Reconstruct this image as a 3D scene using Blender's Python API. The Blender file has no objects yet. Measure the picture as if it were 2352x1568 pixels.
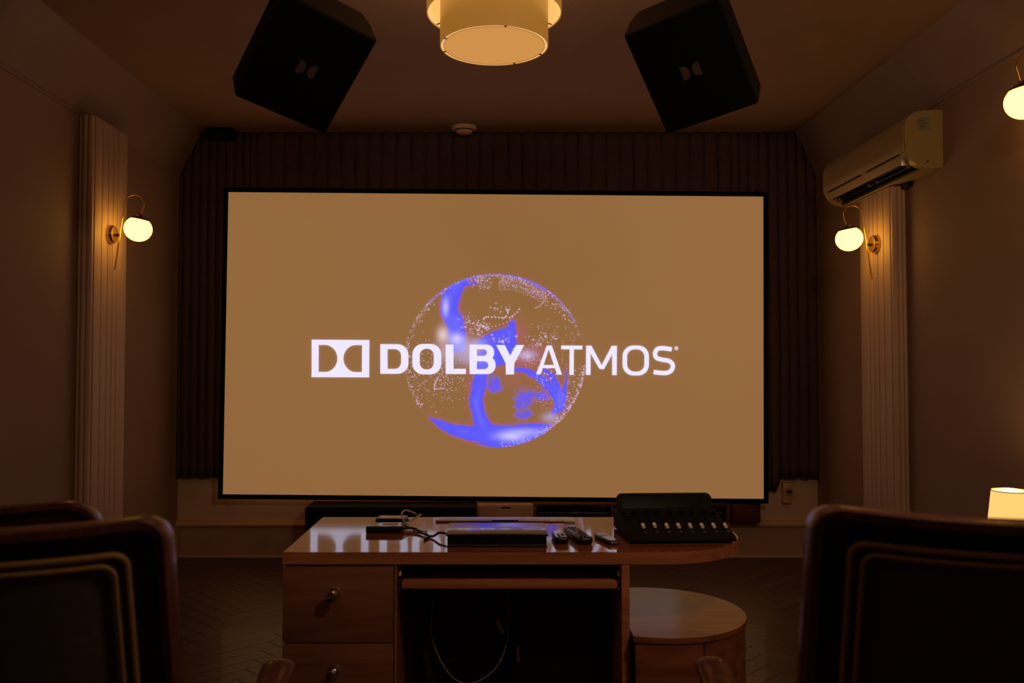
import bpy, bmesh, math, random
import numpy as np
from mathutils import Vector, Matrix
random.seed(7)
C = bpy.context.scene.collection
PI = math.pi

# ------------------------------------------------------------------ camera
cd = bpy.data.cameras.new('camera'); cam = bpy.data.objects.new('camera', cd); C.objects.link(cam)
cam.location = (0, 0, 1.34)
cam.rotation_euler = (PI/2 + math.atan2(61, 1960), 0, 0)
cd.sensor_width = 36.0; cd.lens = 1960/2352*36; cd.shift_x = 41/2352
cd.clip_start = 0.05
cd.dof.use_dof = True; cd.dof.focus_distance = 4.7; cd.dof.aperture_fstop = 3.0
bpy.context.scene.camera = cam
# ------------------------------------------------------------------ world, exposure
sc = bpy.context.scene
w = bpy.data.worlds.new('world'); sc.world = w; w.use_nodes = True
w.node_tree.nodes['Background'].inputs[0].default_value = (1, .6, .3, 1)
w.node_tree.nodes['Background'].inputs[1].default_value = 0.002
sc.view_settings.view_transform = 'Standard'; sc.view_settings.look = 'None'
sc.view_settings.gamma = 1.0; sc.view_settings.use_curve_mapping = False
sc.view_settings.exposure = 0.0
PENDANT_W = 15.0          # bulb of the ceiling pendants
GLOBE = 8.0               # brightness of the sconce globes
SCREEN_GAIN = 1.0
FILL_LAMP = 46.0          # strength of the added fill lamps, unseen above the frame

# ------------------------------------------------------------------ helpers
def lin(h):
    if isinstance(h, (tuple, list)): r = [c/255 for c in h]
    else: r = [int(h[i:i+2], 16)/255 for i in (0, 2, 4)]
    return tuple(c/12.92 if c <= .04045 else ((c+.055)/1.055)**2.4 for c in r)

def mat(name, col, rough=.6, metal=0, var=.12, scale=8, bump=0, stretch=(1,1,1), emit=None, estr=1, spec=.5, coat=0, sheen=0, bscale=None):
    m = bpy.data.materials.new(name); m.use_nodes = True
    nt = m.node_tree; b = nt.nodes['Principled BSDF']; L = nt.links
    c = lin(col)
    tc = nt.nodes.new('ShaderNodeTexCoord'); mp = nt.nodes.new('ShaderNodeMapping'); mp.inputs['Scale'].default_value = stretch
    L.new(tc.outputs['Object'], mp.inputs[0])
    n = nt.nodes.new('ShaderNodeTexNoise'); n.inputs['Scale'].default_value = scale; n.inputs['Detail'].default_value = 5
    L.new(mp.outputs[0], n.inputs['Vector'])
    r = nt.nodes.new('ShaderNodeValToRGB')
    r.color_ramp.elements[0].position = .3; r.color_ramp.elements[1].position = .7
    r.color_ramp.elements[0].color = (*[x*(1-var) for x in c], 1); r.color_ramp.elements[1].color = (*[min(1, x*(1+var)) for x in c], 1)
    L.new(n.outputs['Fac'], r.inputs[0]); L.new(r.outputs[0], b.inputs['Base Color'])
    b.inputs['Roughness'].default_value = rough; b.inputs['Metallic'].default_value = metal
    b.inputs['Specular IOR Level'].default_value = spec
    b.inputs['Coat Weight'].default_value = coat; b.inputs['Coat Roughness'].default_value = .08
    if sheen: b.inputs['Sheen Weight'].default_value = sheen
    if emit:
        b.inputs['Emission Color'].default_value = (*emit, 1); b.inputs['Emission Strength'].default_value = estr
    if bump:
        bp = nt.nodes.new('ShaderNodeBump'); bp.inputs['Strength'].default_value = bump; bp.inputs['Distance'].default_value = .01
        n2 = n
        if bscale:
            n2 = nt.nodes.new('ShaderNodeTexNoise'); n2.inputs['Scale'].default_value = bscale; n2.inputs['Detail'].default_value = 4
            L.new(mp.outputs[0], n2.inputs['Vector'])
        L.new(n2.outputs['Fac'], bp.inputs['Height']); L.new(bp.outputs[0], b.inputs['Normal'])
    return m

def wood(name, c1, c2, rough=.35, axis=0, coat=.0, ring=5, rnd=False, spec=.5, bump=.06, tint=(1,1,1)):
    m = bpy.data.materials.new(name); m.use_nodes = True
    nt = m.node_tree; b = nt.nodes['Principled BSDF']; L = nt.links
    tc = nt.nodes.new('ShaderNodeTexCoord'); mp = nt.nodes.new('ShaderNodeMapping')
    s = [9, 9, 9]; s[axis] = .7
    mp.inputs['Scale'].default_value = s
    L.new(tc.outputs['Object'], mp.inputs[0])
    n = nt.nodes.new('ShaderNodeTexNoise'); n.inputs['Scale'].default_value = ring; n.inputs['Detail'].default_value = 7; n.inputs['Distortion'].default_value = 1.1
    L.new(mp.outputs[0], n.inputs['Vector'])
    r = nt.nodes.new('ShaderNodeValToRGB'); r.color_ramp.elements[0].position = .3; r.color_ramp.elements[1].position = .72
    r.color_ramp.elements[0].color = (*lin(c1), 1); r.color_ramp.elements[1].color = (*lin(c2), 1)
    L.new(n.outputs['Fac'], r.inputs[0])
    out = r.outputs[0]
    if rnd:
        oi = nt.nodes.new('ShaderNodeObjectInfo'); ge = nt.nodes.new('ShaderNodeNewGeometry')
        ad = nt.nodes.new('ShaderNodeMath'); ad.operation = 'ADD'; L.new(oi.outputs['Random'], ad.inputs[0]); L.new(ge.outputs['Random Per Island'], ad.inputs[1])
        fr = nt.nodes.new('ShaderNodeMath'); fr.operation = 'FRACT'; L.new(ad.outputs[0], fr.inputs[0])
        mr = nt.nodes.new('ShaderNodeMapRange'); mr.inputs['To Min'].default_value = .75; mr.inputs['To Max'].default_value = 1.2; L.new(fr.outputs[0], mr.inputs['Value'])
        hs = nt.nodes.new('ShaderNodeHueSaturation'); L.new(mr.outputs[0], hs.inputs['Value']); L.new(out, hs.inputs['Color']); out = hs.outputs[0]
    L.new(out, b.inputs['Base Color'])
    b.inputs['Roughness'].default_value = rough; b.inputs['Coat Weight'].default_value = coat; b.inputs['Coat Roughness'].default_value = .06
    b.inputs['Specular IOR Level'].default_value = spec; b.inputs['Specular Tint'].default_value = (*tint, 1)
    bp = nt.nodes.new('ShaderNodeBump'); bp.inputs['Strength'].default_value = bump; bp.inputs['Distance'].default_value = .004
    L.new(n.outputs['Fac'], bp.inputs['Height']); L.new(bp.outputs[0], b.inputs['Normal'])
    return m

def glow(name, col, strength):
    """lamp glass / lit fabric: gives off light itself"""
    m = bpy.data.materials.new(name); m.use_nodes = True
    nt = m.node_tree; b = nt.nodes['Principled BSDF']
    n = nt.nodes.new('ShaderNodeTexNoise'); n.inputs['Scale'].default_value = 60
    tc = nt.nodes.new('ShaderNodeTexCoord'); nt.links.new(tc.outputs['Object'], n.inputs['Vector'])
    r = nt.nodes.new('ShaderNodeValToRGB')
    r.color_ramp.elements[0].color = (*[c*.97 for c in col], 1); r.color_ramp.elements[1].color = (*col, 1)
    nt.links.new(n.outputs['Fac'], r.inputs[0]); nt.links.new(r.outputs[0], b.inputs['Emission Color'])
    b.inputs['Base Color'].default_value = (.2, .14, .06, 1); b.inputs['Emission Strength'].default_value = strength
    b.inputs['Roughness'].default_value = .4
    return m

class MB:
    def __init__(s): s.v = []; s.f = []
    def add(s, vs, fs, M=None):
        o = len(s.v)
        for p in vs:
            p = Vector(p)
            s.v.append(tuple(M @ p if M else p))
        s.f += [tuple(i+o for i in f) for f in fs]
        return s
    def box(s, x0, x1, y0, y1, z0, z1, bev=0, M=None, seg=2):
        if bev <= 0:
            vs = [(x0,y0,z0),(x1,y0,z0),(x1,y1,z0),(x0,y1,z0),(x0,y0,z1),(x1,y0,z1),(x1,y1,z1),(x0,y1,z1)]
            return s.add(vs, [(0,3,2,1),(4,5,6,7),(0,1,5,4),(1,2,6,5),(2,3,7,6),(3,0,4,7)], M)
        bm = bmesh.new(); bmesh.ops.create_cube(bm, size=1)
        for v in bm.verts: v.co = ((x0+x1)/2+v.co.x*(x1-x0), (y0+y1)/2+v.co.y*(y1-y0), (z0+z1)/2+v.co.z*(z1-z0))
        bmesh.ops.bevel(bm, geom=bm.edges[:], offset=min(bev, .49*min(abs(x1-x0), abs(y1-y0), abs(z1-z0))), segments=seg, affect='EDGES', profile=.5)
        bm.verts.index_update()
        s.add([v.co.copy() for v in bm.verts], [tuple(v.index for v in f.verts) for f in bm.faces], M); bm.free()
        return s
    def prism(s, poly, d0, d1, axis=1, M=None):
        """poly: list of 2-D points, extruded along axis from d0 to d1"""
        n = len(poly)
        def p3(a, b, d):
            return {0: (d, a, b), 1: (a, d, b), 2: (a, b, d)}[axis]
        vs = [p3(a, b, d0) for a, b in poly] + [p3(a, b, d1) for a, b in poly]
        fs = [tuple(range(n)), tuple(range(2*n-1, n-1, -1))] + [(i, n+i, n+(i+1) % n, (i+1) % n) for i in range(n)]
        return s.add(vs, fs, M)
    def tube(s, path, r, n=10, cap=True, M=None, sect=None):
        P = [Vector(p) for p in path]; k = len(P)
        rs = r if isinstance(r, (list, tuple)) else [r]*k
        t0 = (P[1]-P[0]).normalized()
        ref = Vector((0,0,1)) if abs(t0.z) < .9 else Vector((1,0,0))
        u = t0.cross(ref).normalized(); vs = []
        for i in range(k):
            t = (P[min(i+1, k-1)]-P[max(i-1, 0)]).normalized()
            u = (u - t*u.dot(t)).normalized(); v = t.cross(u)
            for j in range(n):
                a = 2*PI*j/n
                su, sv = sect if sect else (1, 1)
                vs.append(P[i]+u*math.cos(a)*rs[i]*su+v*math.sin(a)*rs[i]*sv)
        fs = [(i*n+j, i*n+(j+1) % n, (i+1)*n+(j+1) % n, (i+1)*n+j) for i in range(k-1) for j in range(n)]
        if cap: fs += [tuple(range(n-1, -1, -1)), tuple((k-1)*n+j for j in range(n))]
        return s.add(vs, fs, M)
    def lathe(s, prof, n=32, M=None, close=False):
        """prof: (r, z) pairs"""
        vs = []; fs = []; rings = []
        for r, z in prof:
            if r < 1e-6: rings.append([len(vs)]); vs.append((0, 0, z))
            else:
                rings.append(list(range(len(vs), len(vs)+n)))
                vs += [(r*math.cos(2*PI*j/n), r*math.sin(2*PI*j/n), z) for j in range(n)]
        pairs = list(zip(rings, rings[1:])) + ([(rings[-1], rings[0])] if close else [])
        for A, B in pairs:
            for j in range(n):
                a, b = A[j % len(A)], A[(j+1) % len(A)]; c, d = B[(j+1) % len(B)], B[j % len(B)]
                f = [a]
                for q in (b, c, d):
                    if q not in f: f.append(q)
                if len(f) > 2: fs.append(tuple(f))
        return s.add(vs, fs, M)
    def grid(s, fn, nu, nv, M=None, flip=False):
        vs = [fn(i/nu, j/nv) for j in range(nv+1) for i in range(nu+1)]
        fs = [(j*(nu+1)+i, j*(nu+1)+i+1, (j+1)*(nu+1)+i+1, (j+1)*(nu+1)+i) for j in range(nv) for i in range(nu)]
        if flip: fs = [f[::-1] for f in fs]
        return s.add(vs, fs, M)
    def mesh(s, name, m, angle=38, fix=True):
        me = bpy.data.meshes.new(name); me.from_pydata(s.v, [], s.f)
        if fix:
            bm = bmesh.new(); bm.from_mesh(me); bmesh.ops.recalc_face_normals(bm, faces=bm.faces[:]); bm.to_mesh(me); bm.free()
        me.materials.append(m)
        me.shade_smooth(); me.set_sharp_from_angle(angle=math.radians(angle))
        return me
    def build(s, name, m, parent=None, angle=38, fix=True):
        o = bpy.data.objects.new(name, s.mesh(name, m, angle, fix)); C.objects.link(o)
        if parent: o.parent = parent
        return o

def tag(o, label=None, cat=None, group=None, kind=None):
    if label: o['label'] = label
    if cat: o['category'] = cat
    if group: o['group'] = group
    if kind: o['kind'] = kind
    return o
def empty(name, loc=(0,0,0), rz=0, label=None, cat=None, group=None):
    o = bpy.data.objects.new(name, None); C.objects.link(o); o.location = loc; o.rotation_euler = (0, 0, rz)
    o.empty_display_size = .1
    return tag(o, label, cat, group)
def copy_tree(o, parent=None):
    c = o.copy(); C.objects.link(c); c.parent = parent
    for ch in o.children: copy_tree(ch, c)
    return c
def rrect(x0, x1, z0, z1, r, n=6, corners=(1,1,1,1)):
    """rounded rectangle, corners bl br tr tl"""
    pts = []
    for (cx, cz, a0, on) in ((x0+r, z0+r, PI, corners[0]), (x1-r, z0+r, 1.5*PI, corners[1]), (x1-r, z1-r, 0, corners[2]), (x0+r, z1-r, .5*PI, corners[3])):
        if not on:
            pts.append((x0 if cx < (x0+x1)/2 else x1, z0 if cz < (z0+z1)/2 else z1)); continue
        for i in range(n+1):
            a = a0+PI/2*i/n; pts.append((cx+r*math.cos(a), cz+r*math.sin(a)))
    return pts
def spline(pts, n=8):
    P = [Vector(p) for p in pts]; out = []
    for i in range(len(P)-1):
        p0, p1, p2, p3 = P[max(i-1,0)], P[i], P[i+1], P[min(i+2, len(P)-1)]
        for k in range(n):
            t = k/n
            out.append(.5*((2*p1)+(p2-p0)*t+(2*p0-5*p1+4*p2-p3)*t*t+(3*p1-p0-3*p2+p3)*t**3))
    out.append(P[-1]); return out

# ------------------------------------------------------------------ materials
M = dict(
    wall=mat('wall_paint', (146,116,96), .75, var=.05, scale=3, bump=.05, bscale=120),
    backwall=mat('lower_wall_paint_lightened', (216,186,162), .75, var=.05, scale=4, bump=.05, bscale=120),  # lightened to stand in for light missing low on this wall
    ceiling=mat('ceiling_plaster', (158,126,102), .85, var=.05, scale=3, bump=.12, bscale=45),
    cove=mat('cove_plaster', (140,114,100), .8, var=.06, scale=4, bump=.08, bscale=60),
    pilaster=mat('pilaster_paint', (200,168,146), .55, var=.05, scale=6, stretch=(4,4,.3)),
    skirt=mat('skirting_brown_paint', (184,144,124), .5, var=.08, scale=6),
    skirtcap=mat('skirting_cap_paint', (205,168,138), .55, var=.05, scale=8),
    curtain=mat('curtain_cloth', (88,68,70), .95, var=.12, scale=30, stretch=(3,3,.6), bump=.08, spec=.1),
    black=mat('black_cabinet_paint', (22,21,20), .75, var=.2, scale=40, spec=.2),
    grille=mat('black_grille_cloth', (17,17,17), .95, var=.3, scale=220, bump=.1, spec=.1),
    frameblack=mat('screen_frame_velvet', (10,10,10), .9, var=.2, scale=90, spec=.1),
    logo=mat('speaker_emblem_metal', (92,70,58), .6, .0, var=.06, scale=20),
    brass=mat('brass', (232,188,84), .28, 1, var=.08, scale=30),
    darkbrass=mat('aged_bronze', (120,78,40), .35, 1, var=.1, scale=30),
    chrome=mat('chrome', (220,220,222), .12, 1, var=.03, scale=30),
    silver=mat('brushed_aluminium', (205,198,190), .35, 1, var=.06, scale=60, stretch=(.2,4,4)),
    capsilver=mat('fader_cap_silver', (250,242,228), .3, .0, var=.04, scale=60),
    acplastic=mat('cream_plastic', (168,144,100), .45, var=.04, scale=12),
    acdark=mat('dark_vent_plastic', (26,22,18), .6, var=.2, scale=30),
    sticker=mat('grey_paper_sticker', (150,142,122), .7, var=.1, scale=60),
    stickerprint=mat('sticker_print', (84,78,66), .7, var=.1, scale=60),
    detector=mat('detector_plastic', (240,208,166), .5, var=.04, scale=20),
    plastic=mat('black_plastic', (20,19,20), .4, var=.15, scale=60, bump=.03, bscale=400),
    gloss=mat('glossy_black_plastic', (9,9,11), .12, var=.2, scale=30),
    matte=mat('mixer_black_coating', (25,22,20), .7, var=.1, scale=150, bump=.04, bscale=500, spec=.15),
    rubber=mat('black_rubber', (14,14,14), .6, var=.2, scale=60),
    whitecable=mat('white_cable_jacket', (205,178,148), .5, var=.06, scale=40),
    cream=mat('cream_switch_plastic', (204,168,118), .45, var=.05, scale=30),
    whitebox=mat('beige_box_laminate', (200,160,128), .6, var=.05, scale=10),
    paper=mat('yellowed_label', (206,160,90), .6, var=.15, scale=60),
    redwood=wood('red_stained_wood', (66,24,18), (96,40,28), .5, axis=0),
    rack=wood('rack_cherry_wood', (92,46,28), (128,68,42), .45, axis=2),
    desk=wood('cherry_desk_wood', (156,90,60), (204,128,86), .3, axis=0, coat=.6, ring=3.2),
    desktop=wood('cherry_desk_top', (112,58,34), (150,84,50), .055, axis=0, coat=0, ring=3.2, spec=.36, bump=.012, tint=(1.0,.74,1.0)),  # tint put in to turn the reflected screen mauve
    drawer=wood('cherry_drawer_front', (120,72,54), (158,100,76), .38, axis=0, coat=.3, ring=2.4),
    round=wood('pale_cherry_veneer', (118,66,40), (154,92,58), .2, axis=0, coat=0, ring=2.4, spec=.3),
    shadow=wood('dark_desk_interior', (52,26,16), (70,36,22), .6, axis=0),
    plank=wood('parquet_oak', (66,46,36), (92,65,50), .4, axis=0, ring=4, rnd=True, coat=.1),
    underfloor=mat('floor_screed', (40,28,20), .9, var=.1, scale=10),
    chairwood=wood('mahogany_chair_frame', (66,32,26), (98,52,42), .36, axis=2, coat=.25),
    leather=mat('black_leather', (22,21,22), .55, var=.2, scale=40, bump=.1, bscale=160),
    chaircloth=mat('dark_brown_upholstery', (70,54,50), .85, var=.15, scale=60, bump=.1, bscale=300, sheen=.2),
    piping=mat('olive_piping_cloth', (150,112,56), .7, var=.15, scale=120, bump=.1),
    darkred=mat('oxblood_leather', (66,26,28), .38, var=.15, scale=30, bump=.06, bscale=120),
    lampshade_out=None,
)
GL = (1.0, .50, .07)
M['globe'] = glow('opal_lamp_glass', GL, GLOBE)
M['shade_skin'] = glow('pendant_shade_fabric', (1.0, .41, .06), .29)
M['shade_in'] = glow('pendant_inner_lining', (1.0, .52, .15), .95)
M['diffuser'] = glow('pendant_diffuser', (1.0, .44, .075), .60)
M['tableshade'] = glow('table_lamp_shade', (1.0, .56, .16), 1.15)
M['rim'] = mat('shade_rim_wire', (70,46,20), .5, .5)

# ------------------------------------------------------------------ structure
XL, XR, YB, YF, ZC = -2.25, 2.30, 6.10, -2.8, 3.03
def struct(name, mb, m, label=None):
    o = mb.build(name, m); o['kind'] = 'structure'
    if label: o['label'] = label
    return o
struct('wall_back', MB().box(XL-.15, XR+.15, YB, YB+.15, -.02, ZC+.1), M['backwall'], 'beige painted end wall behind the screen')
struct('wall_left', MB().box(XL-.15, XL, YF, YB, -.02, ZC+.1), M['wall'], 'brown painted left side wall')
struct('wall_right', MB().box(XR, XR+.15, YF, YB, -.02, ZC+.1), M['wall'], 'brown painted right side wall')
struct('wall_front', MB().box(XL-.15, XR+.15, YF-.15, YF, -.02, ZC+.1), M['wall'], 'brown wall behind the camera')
struct('ceiling', MB().box(XL, XR, YF, YB, ZC, ZC+.1), M['ceiling'], 'brownish plaster ceiling')
# sloped coves between walls and ceiling, with a thin picture moulding below the near stretch
def cove(name, x, dx, label, ysplit):
    s = 1 if dx > 0 else -1
    o = struct(name, MB().prism([(x, 2.72), (x+dx, ZC), (x, ZC)], YF, YB, 1), M['cove'], label)
    MB().prism([(x, 2.706), (x+s*.010, 2.708), (x+s*.013, 2.718), (x+s*.008, 2.73), (x, 2.73)], YF, ysplit, 1).build('picture_moulding', M['cove'], o)
    return o
cove('trim_1', XL, .16, 'sloped plaster cove along the left wall', 4.55)
cove('trim_2', XR, -.14, 'sloped plaster cove along the right wall', 4.70)

def pilaster(name, xw, s, y0, y1, ztop, label):
    """fluted pilaster on a side wall; s = direction into the room"""
    body = struct(name, MB().box(*(sorted((xw, xw+s*.062))), y0+.03, y1, 0, ztop), M['pilaster'], label)
    d = y1-y0
    edges = [.075, .27, .44, .585, .72, 1.0]
    for a, b in zip(edges, edges[1:]):
        MB().box(*(sorted((xw+s*.055, xw+s*.08))), y0+d*a+.003, y0+d*b-.003, 0, ztop, .002).build('flute_strip', M['pilaster'], body)
    # moulded near edge (facing the room): stepped rounds
    for k, (dx, dy, r) in enumerate(((.012, .014, .013), (.036, .008, .014), (.062, .016, .017))):
        MB().tube([(xw+s*dx, y0+dy, 0), (xw+s*dx, y0+dy, ztop-.005)], r, 12).build('edge_bead', M['pilaster'], body)
    return body
pilaster('trim_3', XL, 1, 4.58, 5.02, 2.715, 'pale fluted pilaster on the left wall')
pilaster('trim_4', XR, -1, 4.735, 5.16, 2.36, 'pale fluted pilaster on the right wall below the air conditioner')

# skirting on the end wall: brown board + pale moulded cap
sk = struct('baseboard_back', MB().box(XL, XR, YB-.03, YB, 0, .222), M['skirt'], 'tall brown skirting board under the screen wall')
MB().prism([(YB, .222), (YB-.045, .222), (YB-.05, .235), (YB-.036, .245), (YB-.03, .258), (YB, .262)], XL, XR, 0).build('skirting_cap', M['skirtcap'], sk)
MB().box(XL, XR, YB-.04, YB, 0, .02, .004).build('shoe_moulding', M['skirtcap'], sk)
for nm, x, s in (('baseboard_left', XL, 1), ('baseboard_right', XR, -1)):
    b = struct(nm, MB().box(*sorted((x, x+s*.03)), YF, YB-.05, 0, .222), M['skirt'], 'tall brown skirting board along a side wall')

# parquet floor in herringbone
fl = struct('floor', MB().box(XL, XR, YF, YB, -.05, -.012), M['underfloor'], 'dark herringbone parquet floor')
Lp, Wp = .54, .09
R45 = Matrix.Rotation(PI/4, 3, 'Z')
spots = []
for i in range(-90, 91):
    for k in range(-14, 15):
        o = Vector((i*Wp+k*Lp, i*Wp-k*Lp, 0))
        for cx, cy, rot in ((Lp/2, Wp/2, 0), (Lp+Wp/2, Wp-Lp/2, 1)):
            c = R45 @ (o+Vector((cx, cy, 0))) + Vector((.1, 2.0, 0))
            if XL-.15 < c.x < XR+.15 and YF-.1 < c.y < YB+.15: spots.append((c.x, c.y, PI/4+rot*PI/2))
spots = [p for p in spots if XL+.22 < p[0] < XR-.22 and YF+.2 < p[1] < YB-.22] + [p for p in spots if not (XL+.22 < p[0] < XR-.22 and YF+.2 < p[1] < YB-.22)]
def inner(p): return XL+.22 < p[0] < XR-.22 and YF+.2 < p[1] < YB-.22
def seen(p): return p[1] > 2.5 and (p[0] < -.55 or p[0] > .38) and abs(p[0]+.0) < p[1]*.62
pm = MB().box(-Lp/2+.0012, Lp/2-.0012, -Wp/2+.0012, Wp/2-.0012, -.014, 0, .0012, seg=1).mesh('plank', M['plank'])
vis = sorted([p for p in spots if inner(p) and seen(p)], key=lambda p: math.hypot(p[0], p[1]))[:300]
vs = set(vis)
for p in vis:
    o = bpy.data.objects.new('plank', pm); C.objects.link(o); o.location = (p[0], p[1], 0); o.rotation_euler = (0, 0, p[2]); o.parent = fl
rest = MB()
def clip_poly(poly):
    for ax, lim, sg in ((0, XL+.031, 1), (0, XR-.031, -1), (1, YF, 1), (1, YB-.041, -1)):
        out = []
        for a, b in zip(poly, poly[1:]+poly[:1]):
            ia, ib = (a[ax]-lim)*sg >= 0, (b[ax]-lim)*sg >= 0
            if ia: out.append(a)
            if ia != ib:
                t = (lim-a[ax])/(b[ax]-a[ax]); out.append((a[0]+(b[0]-a[0])*t, a[1]+(b[1]-a[1])*t))
        poly = out
        if not poly: break
    return poly
for p in spots:
    if p in vs: continue
    c, s_ = math.cos(p[2]), math.sin(p[2]); hl, hw = Lp/2-.0012, Wp/2-.0012
    q = [(p[0]+c*a-s_*b, p[1]+s_*a+c*b) for a, b in ((-hl,-hw),(hl,-hw),(hl,hw),(-hl,hw))]
    q = clip_poly(q)
    if len(q) > 2: rest.prism(q, -.014, 0, 2)
o = rest.build('parquet_planks', M['plank'], fl); o['kind'] = 'stuff'

# ------------------------------------------------------------------ curtains round the screen
def wob(x, z, k): return .5*math.sin(x*7.3+k)+.3*math.sin(x*17.1+2*k)+.35*math.sin(z*5+x*9+k)
def curtain(name, x0, x1, zb, zt, spacing, depth, k, label, nx, nz=26):
    """zb, zt: functions of x giving hem and top"""
    def fn(u, v):
        x = x0+(x1-x0)*u; b = zb(x); t = zt(x); z = b+(t-b)*v
        ph = x/spacing + .13*wob(x, z, k)*(1-.5*v)
        d = abs(math.sin(PI*ph))**.32
        sag = .02*math.sin(PI*v)*(1 if nz > 10 else 0)
        return (x, YB-.012-depth*d-.012*sag*wob(x, z, k+1), z+.004*math.sin(x*60+k)*(v < .01))
    o = MB().grid(fn, nx, nz).build(name, M['curtain'], angle=70, fix=False)
    so = o.modifiers.new('thick', 'SOLIDIFY'); so.thickness = .004
    return tag(o, label, 'curtain', 'dark curtains framing the screen')
def topl(x):   # follows the coves
    if x < XL+.16: return 2.715+(x-XL)/.16*(ZC-2.72)
    if x > XR-.14: return 2.715+(XR-x)/.14*(ZC-2.72)
    return ZC-.006
curtain('pleated_valance', -1.738, 1.738, lambda x: 2.38, topl, .1, .034, 1.3, 'dark pleated valance curtain across the wall above the screen', 620, 16)
curtain('side_drape', XL+.004, -1.742, lambda x: .565, topl, .062, .034, 2.2, 'dark drape hanging left of the screen beside the left wall', 150)
curtain('side_drape', 1.742, XR-.004, lambda x: .47+.09*min(1, max(0, (x-1.99)/.04)), topl, .07, .036, 4.1, 'dark drape hanging right of the screen near the wall switch', 150)
b = empty('curtain_motor', (-1.93, 5.98, 2.99), label='small black box at the top left of the valance curtain', cat='curtain motor')
MB().box(-.09, .09, -.05, .06, -.03, .035, .008).build('housing', M['black'], b)
MB().tube([(.02, -.05, -.012), (.02, -.062, -.012)], .008, 10).build('screw', M['darkbrass'], b)

# ------------------------------------------------------------------ projection screen with its picture
SW, SH = 3.765, 2.115
scr = empty('projection_screen', (.003, 5.975, 1.504), label='large wide projection screen with dark frame showing a glowing blue globe', cat='projection screen')
scr.rotation_euler = (0, .0085, 0)
def screen_mat(name, col=None, attr=False):
    m = bpy.data.materials.new(name); m.use_nodes = True; nt = m.node_tree; bs = nt.nodes['Principled BSDF']
    bs.inputs['Base Color'].default_value = (.45, .43, .42, 1); bs.inputs['Roughness'].default_value = .9; bs.inputs['Specular IOR Level'].default_value = .05
    bs.inputs['Emission Strength'].default_value = SCREEN_GAIN
    n = nt.nodes.new('ShaderNodeTexNoise'); n.inputs['Scale'].default_value = 400
    tc = nt.nodes.new('ShaderNodeTexCoord'); nt.links.new(tc.outputs['Object'], n.inputs['Vector'])
    bp = nt.nodes.new('ShaderNodeBump'); bp.inputs['Strength'].default_value = .05; bp.inputs['Distance'].default_value = .001
    nt.links.new(n.outputs['Fac'], bp.inputs['Height']); nt.links.new(bp.outputs[0], bs.inputs['Normal'])
    if attr:
        a = nt.nodes.new('ShaderNodeAttribute'); a.attribute_name = 'picture'; nt.links.new(a.outputs['Color'], bs.inputs['Emission Color'])
    else: bs.inputs['Emission Color'].default_value = (*col, 1)
    return m
TAN = np.array(lin((138, 97, 56)))
M['picture_bg'] = screen_mat('projected_tan', tuple(TAN))
M['picture'] = screen_mat('projected_globe', attr=True)
M['white_text'] = screen_mat('projected_white', lin((240, 233, 255)))
M['white_text'].node_tree.nodes['Principled BSDF'].inputs['Base Color'].default_value = (.01, .01, .01, 1)
MB().box(-SW/2, SW/2, -.004, .012, -SH/2, SH/2).build('screen_surface', M['picture_bg'], scr)
fw_ = .032
for a in ((-SW/2-fw_, SW/2+fw_, SH/2, SH/2+fw_), (-SW/2-fw_, SW/2+fw_, -SH/2-fw_, -SH/2), (-SW/2-fw_, -SW/2, -SH/2, SH/2), (SW/2, SW/2+fw_, -SH/2, SH/2)):
    MB().box(a[0], a[1], -.014, .03, a[2], a[3], .003).build('frame_bar', M['frameblack'], scr)
for x in (-1.2, 1.2):
    MB().box(x-.04, x+.04, .03, .118, .6, .66).build('wall_bracket', M['black'], scr)
def pic(px, py):
    """picture coordinates (measured off the projected image) -> metres on the screen"""
    s = (px-520)/1236; t = .5
    for _ in range(3):
        yt = 443+10*s; yb = 1134+8*s; t = (py-yt)/(yb-yt)
        xl = 525-13*t; xr = 1753+2*t; s = (px-xl)/(xr-xl)
    return ((s-.5)*SW, (.5-t)*SH)
def zt(x, y): return pic(680+x/2.5565, 600+y/2.5565)    # lettering was measured on an enlargement
YT = -.0085
def flat(name, loops_or_polys, label=None):
    """flat printed glyph: list of (outer, inner) rings or plain polygons"""
    mb = MB()
    for it in loops_or_polys:
        if isinstance(it, tuple):
            A = [zt(*p) for p in it[0]]; B = [zt(*p) for p in it[1]]; n = len(A)
            mb.add([(a, YT, b_) for a, b_ in A+B], [(i, (i+1) % n, n+(i+1) % n, n+i) for i in range(n)])
        else:
            A = [zt(*p) for p in it]; mb.add([(a, YT, b_) for a, b_ in A], [tuple(range(len(A)))])
    o = mb.build(name, M['white_text'], scr)
    so = o.modifiers.new('t', 'SOLIDIFY'); so.thickness = .0006; so.offset = 0
    return o
def ring(x0, x1, y0, y1, r, wx, wy, corners=(1,1,1,1), n=7):
    ro = rrect(x0, x1, y0, y1, r, n, (1,1,1,1)); ri = max(2, r-min(wx, wy)*.85)
    inn = rrect(x0+wx, x1-wx, y0+wy, y1-wy, ri, n)
    def sq(pts, X0, X1, Y0, Y1, r_):
        out = []
        for k, (a, b_) in enumerate(pts):
            c = k//(n+1)
            if not corners[c]: a, b_ = ((X0, Y0), (X1, Y0), (X1, Y1), (X0, Y1))[c]
            out.append((a, b_))
        return out
    return (sq(ro, x0, x1, y0, y1, r), sq(inn, x0+wx, x1-wx, y0+wy, y1-wy, ri))
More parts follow.
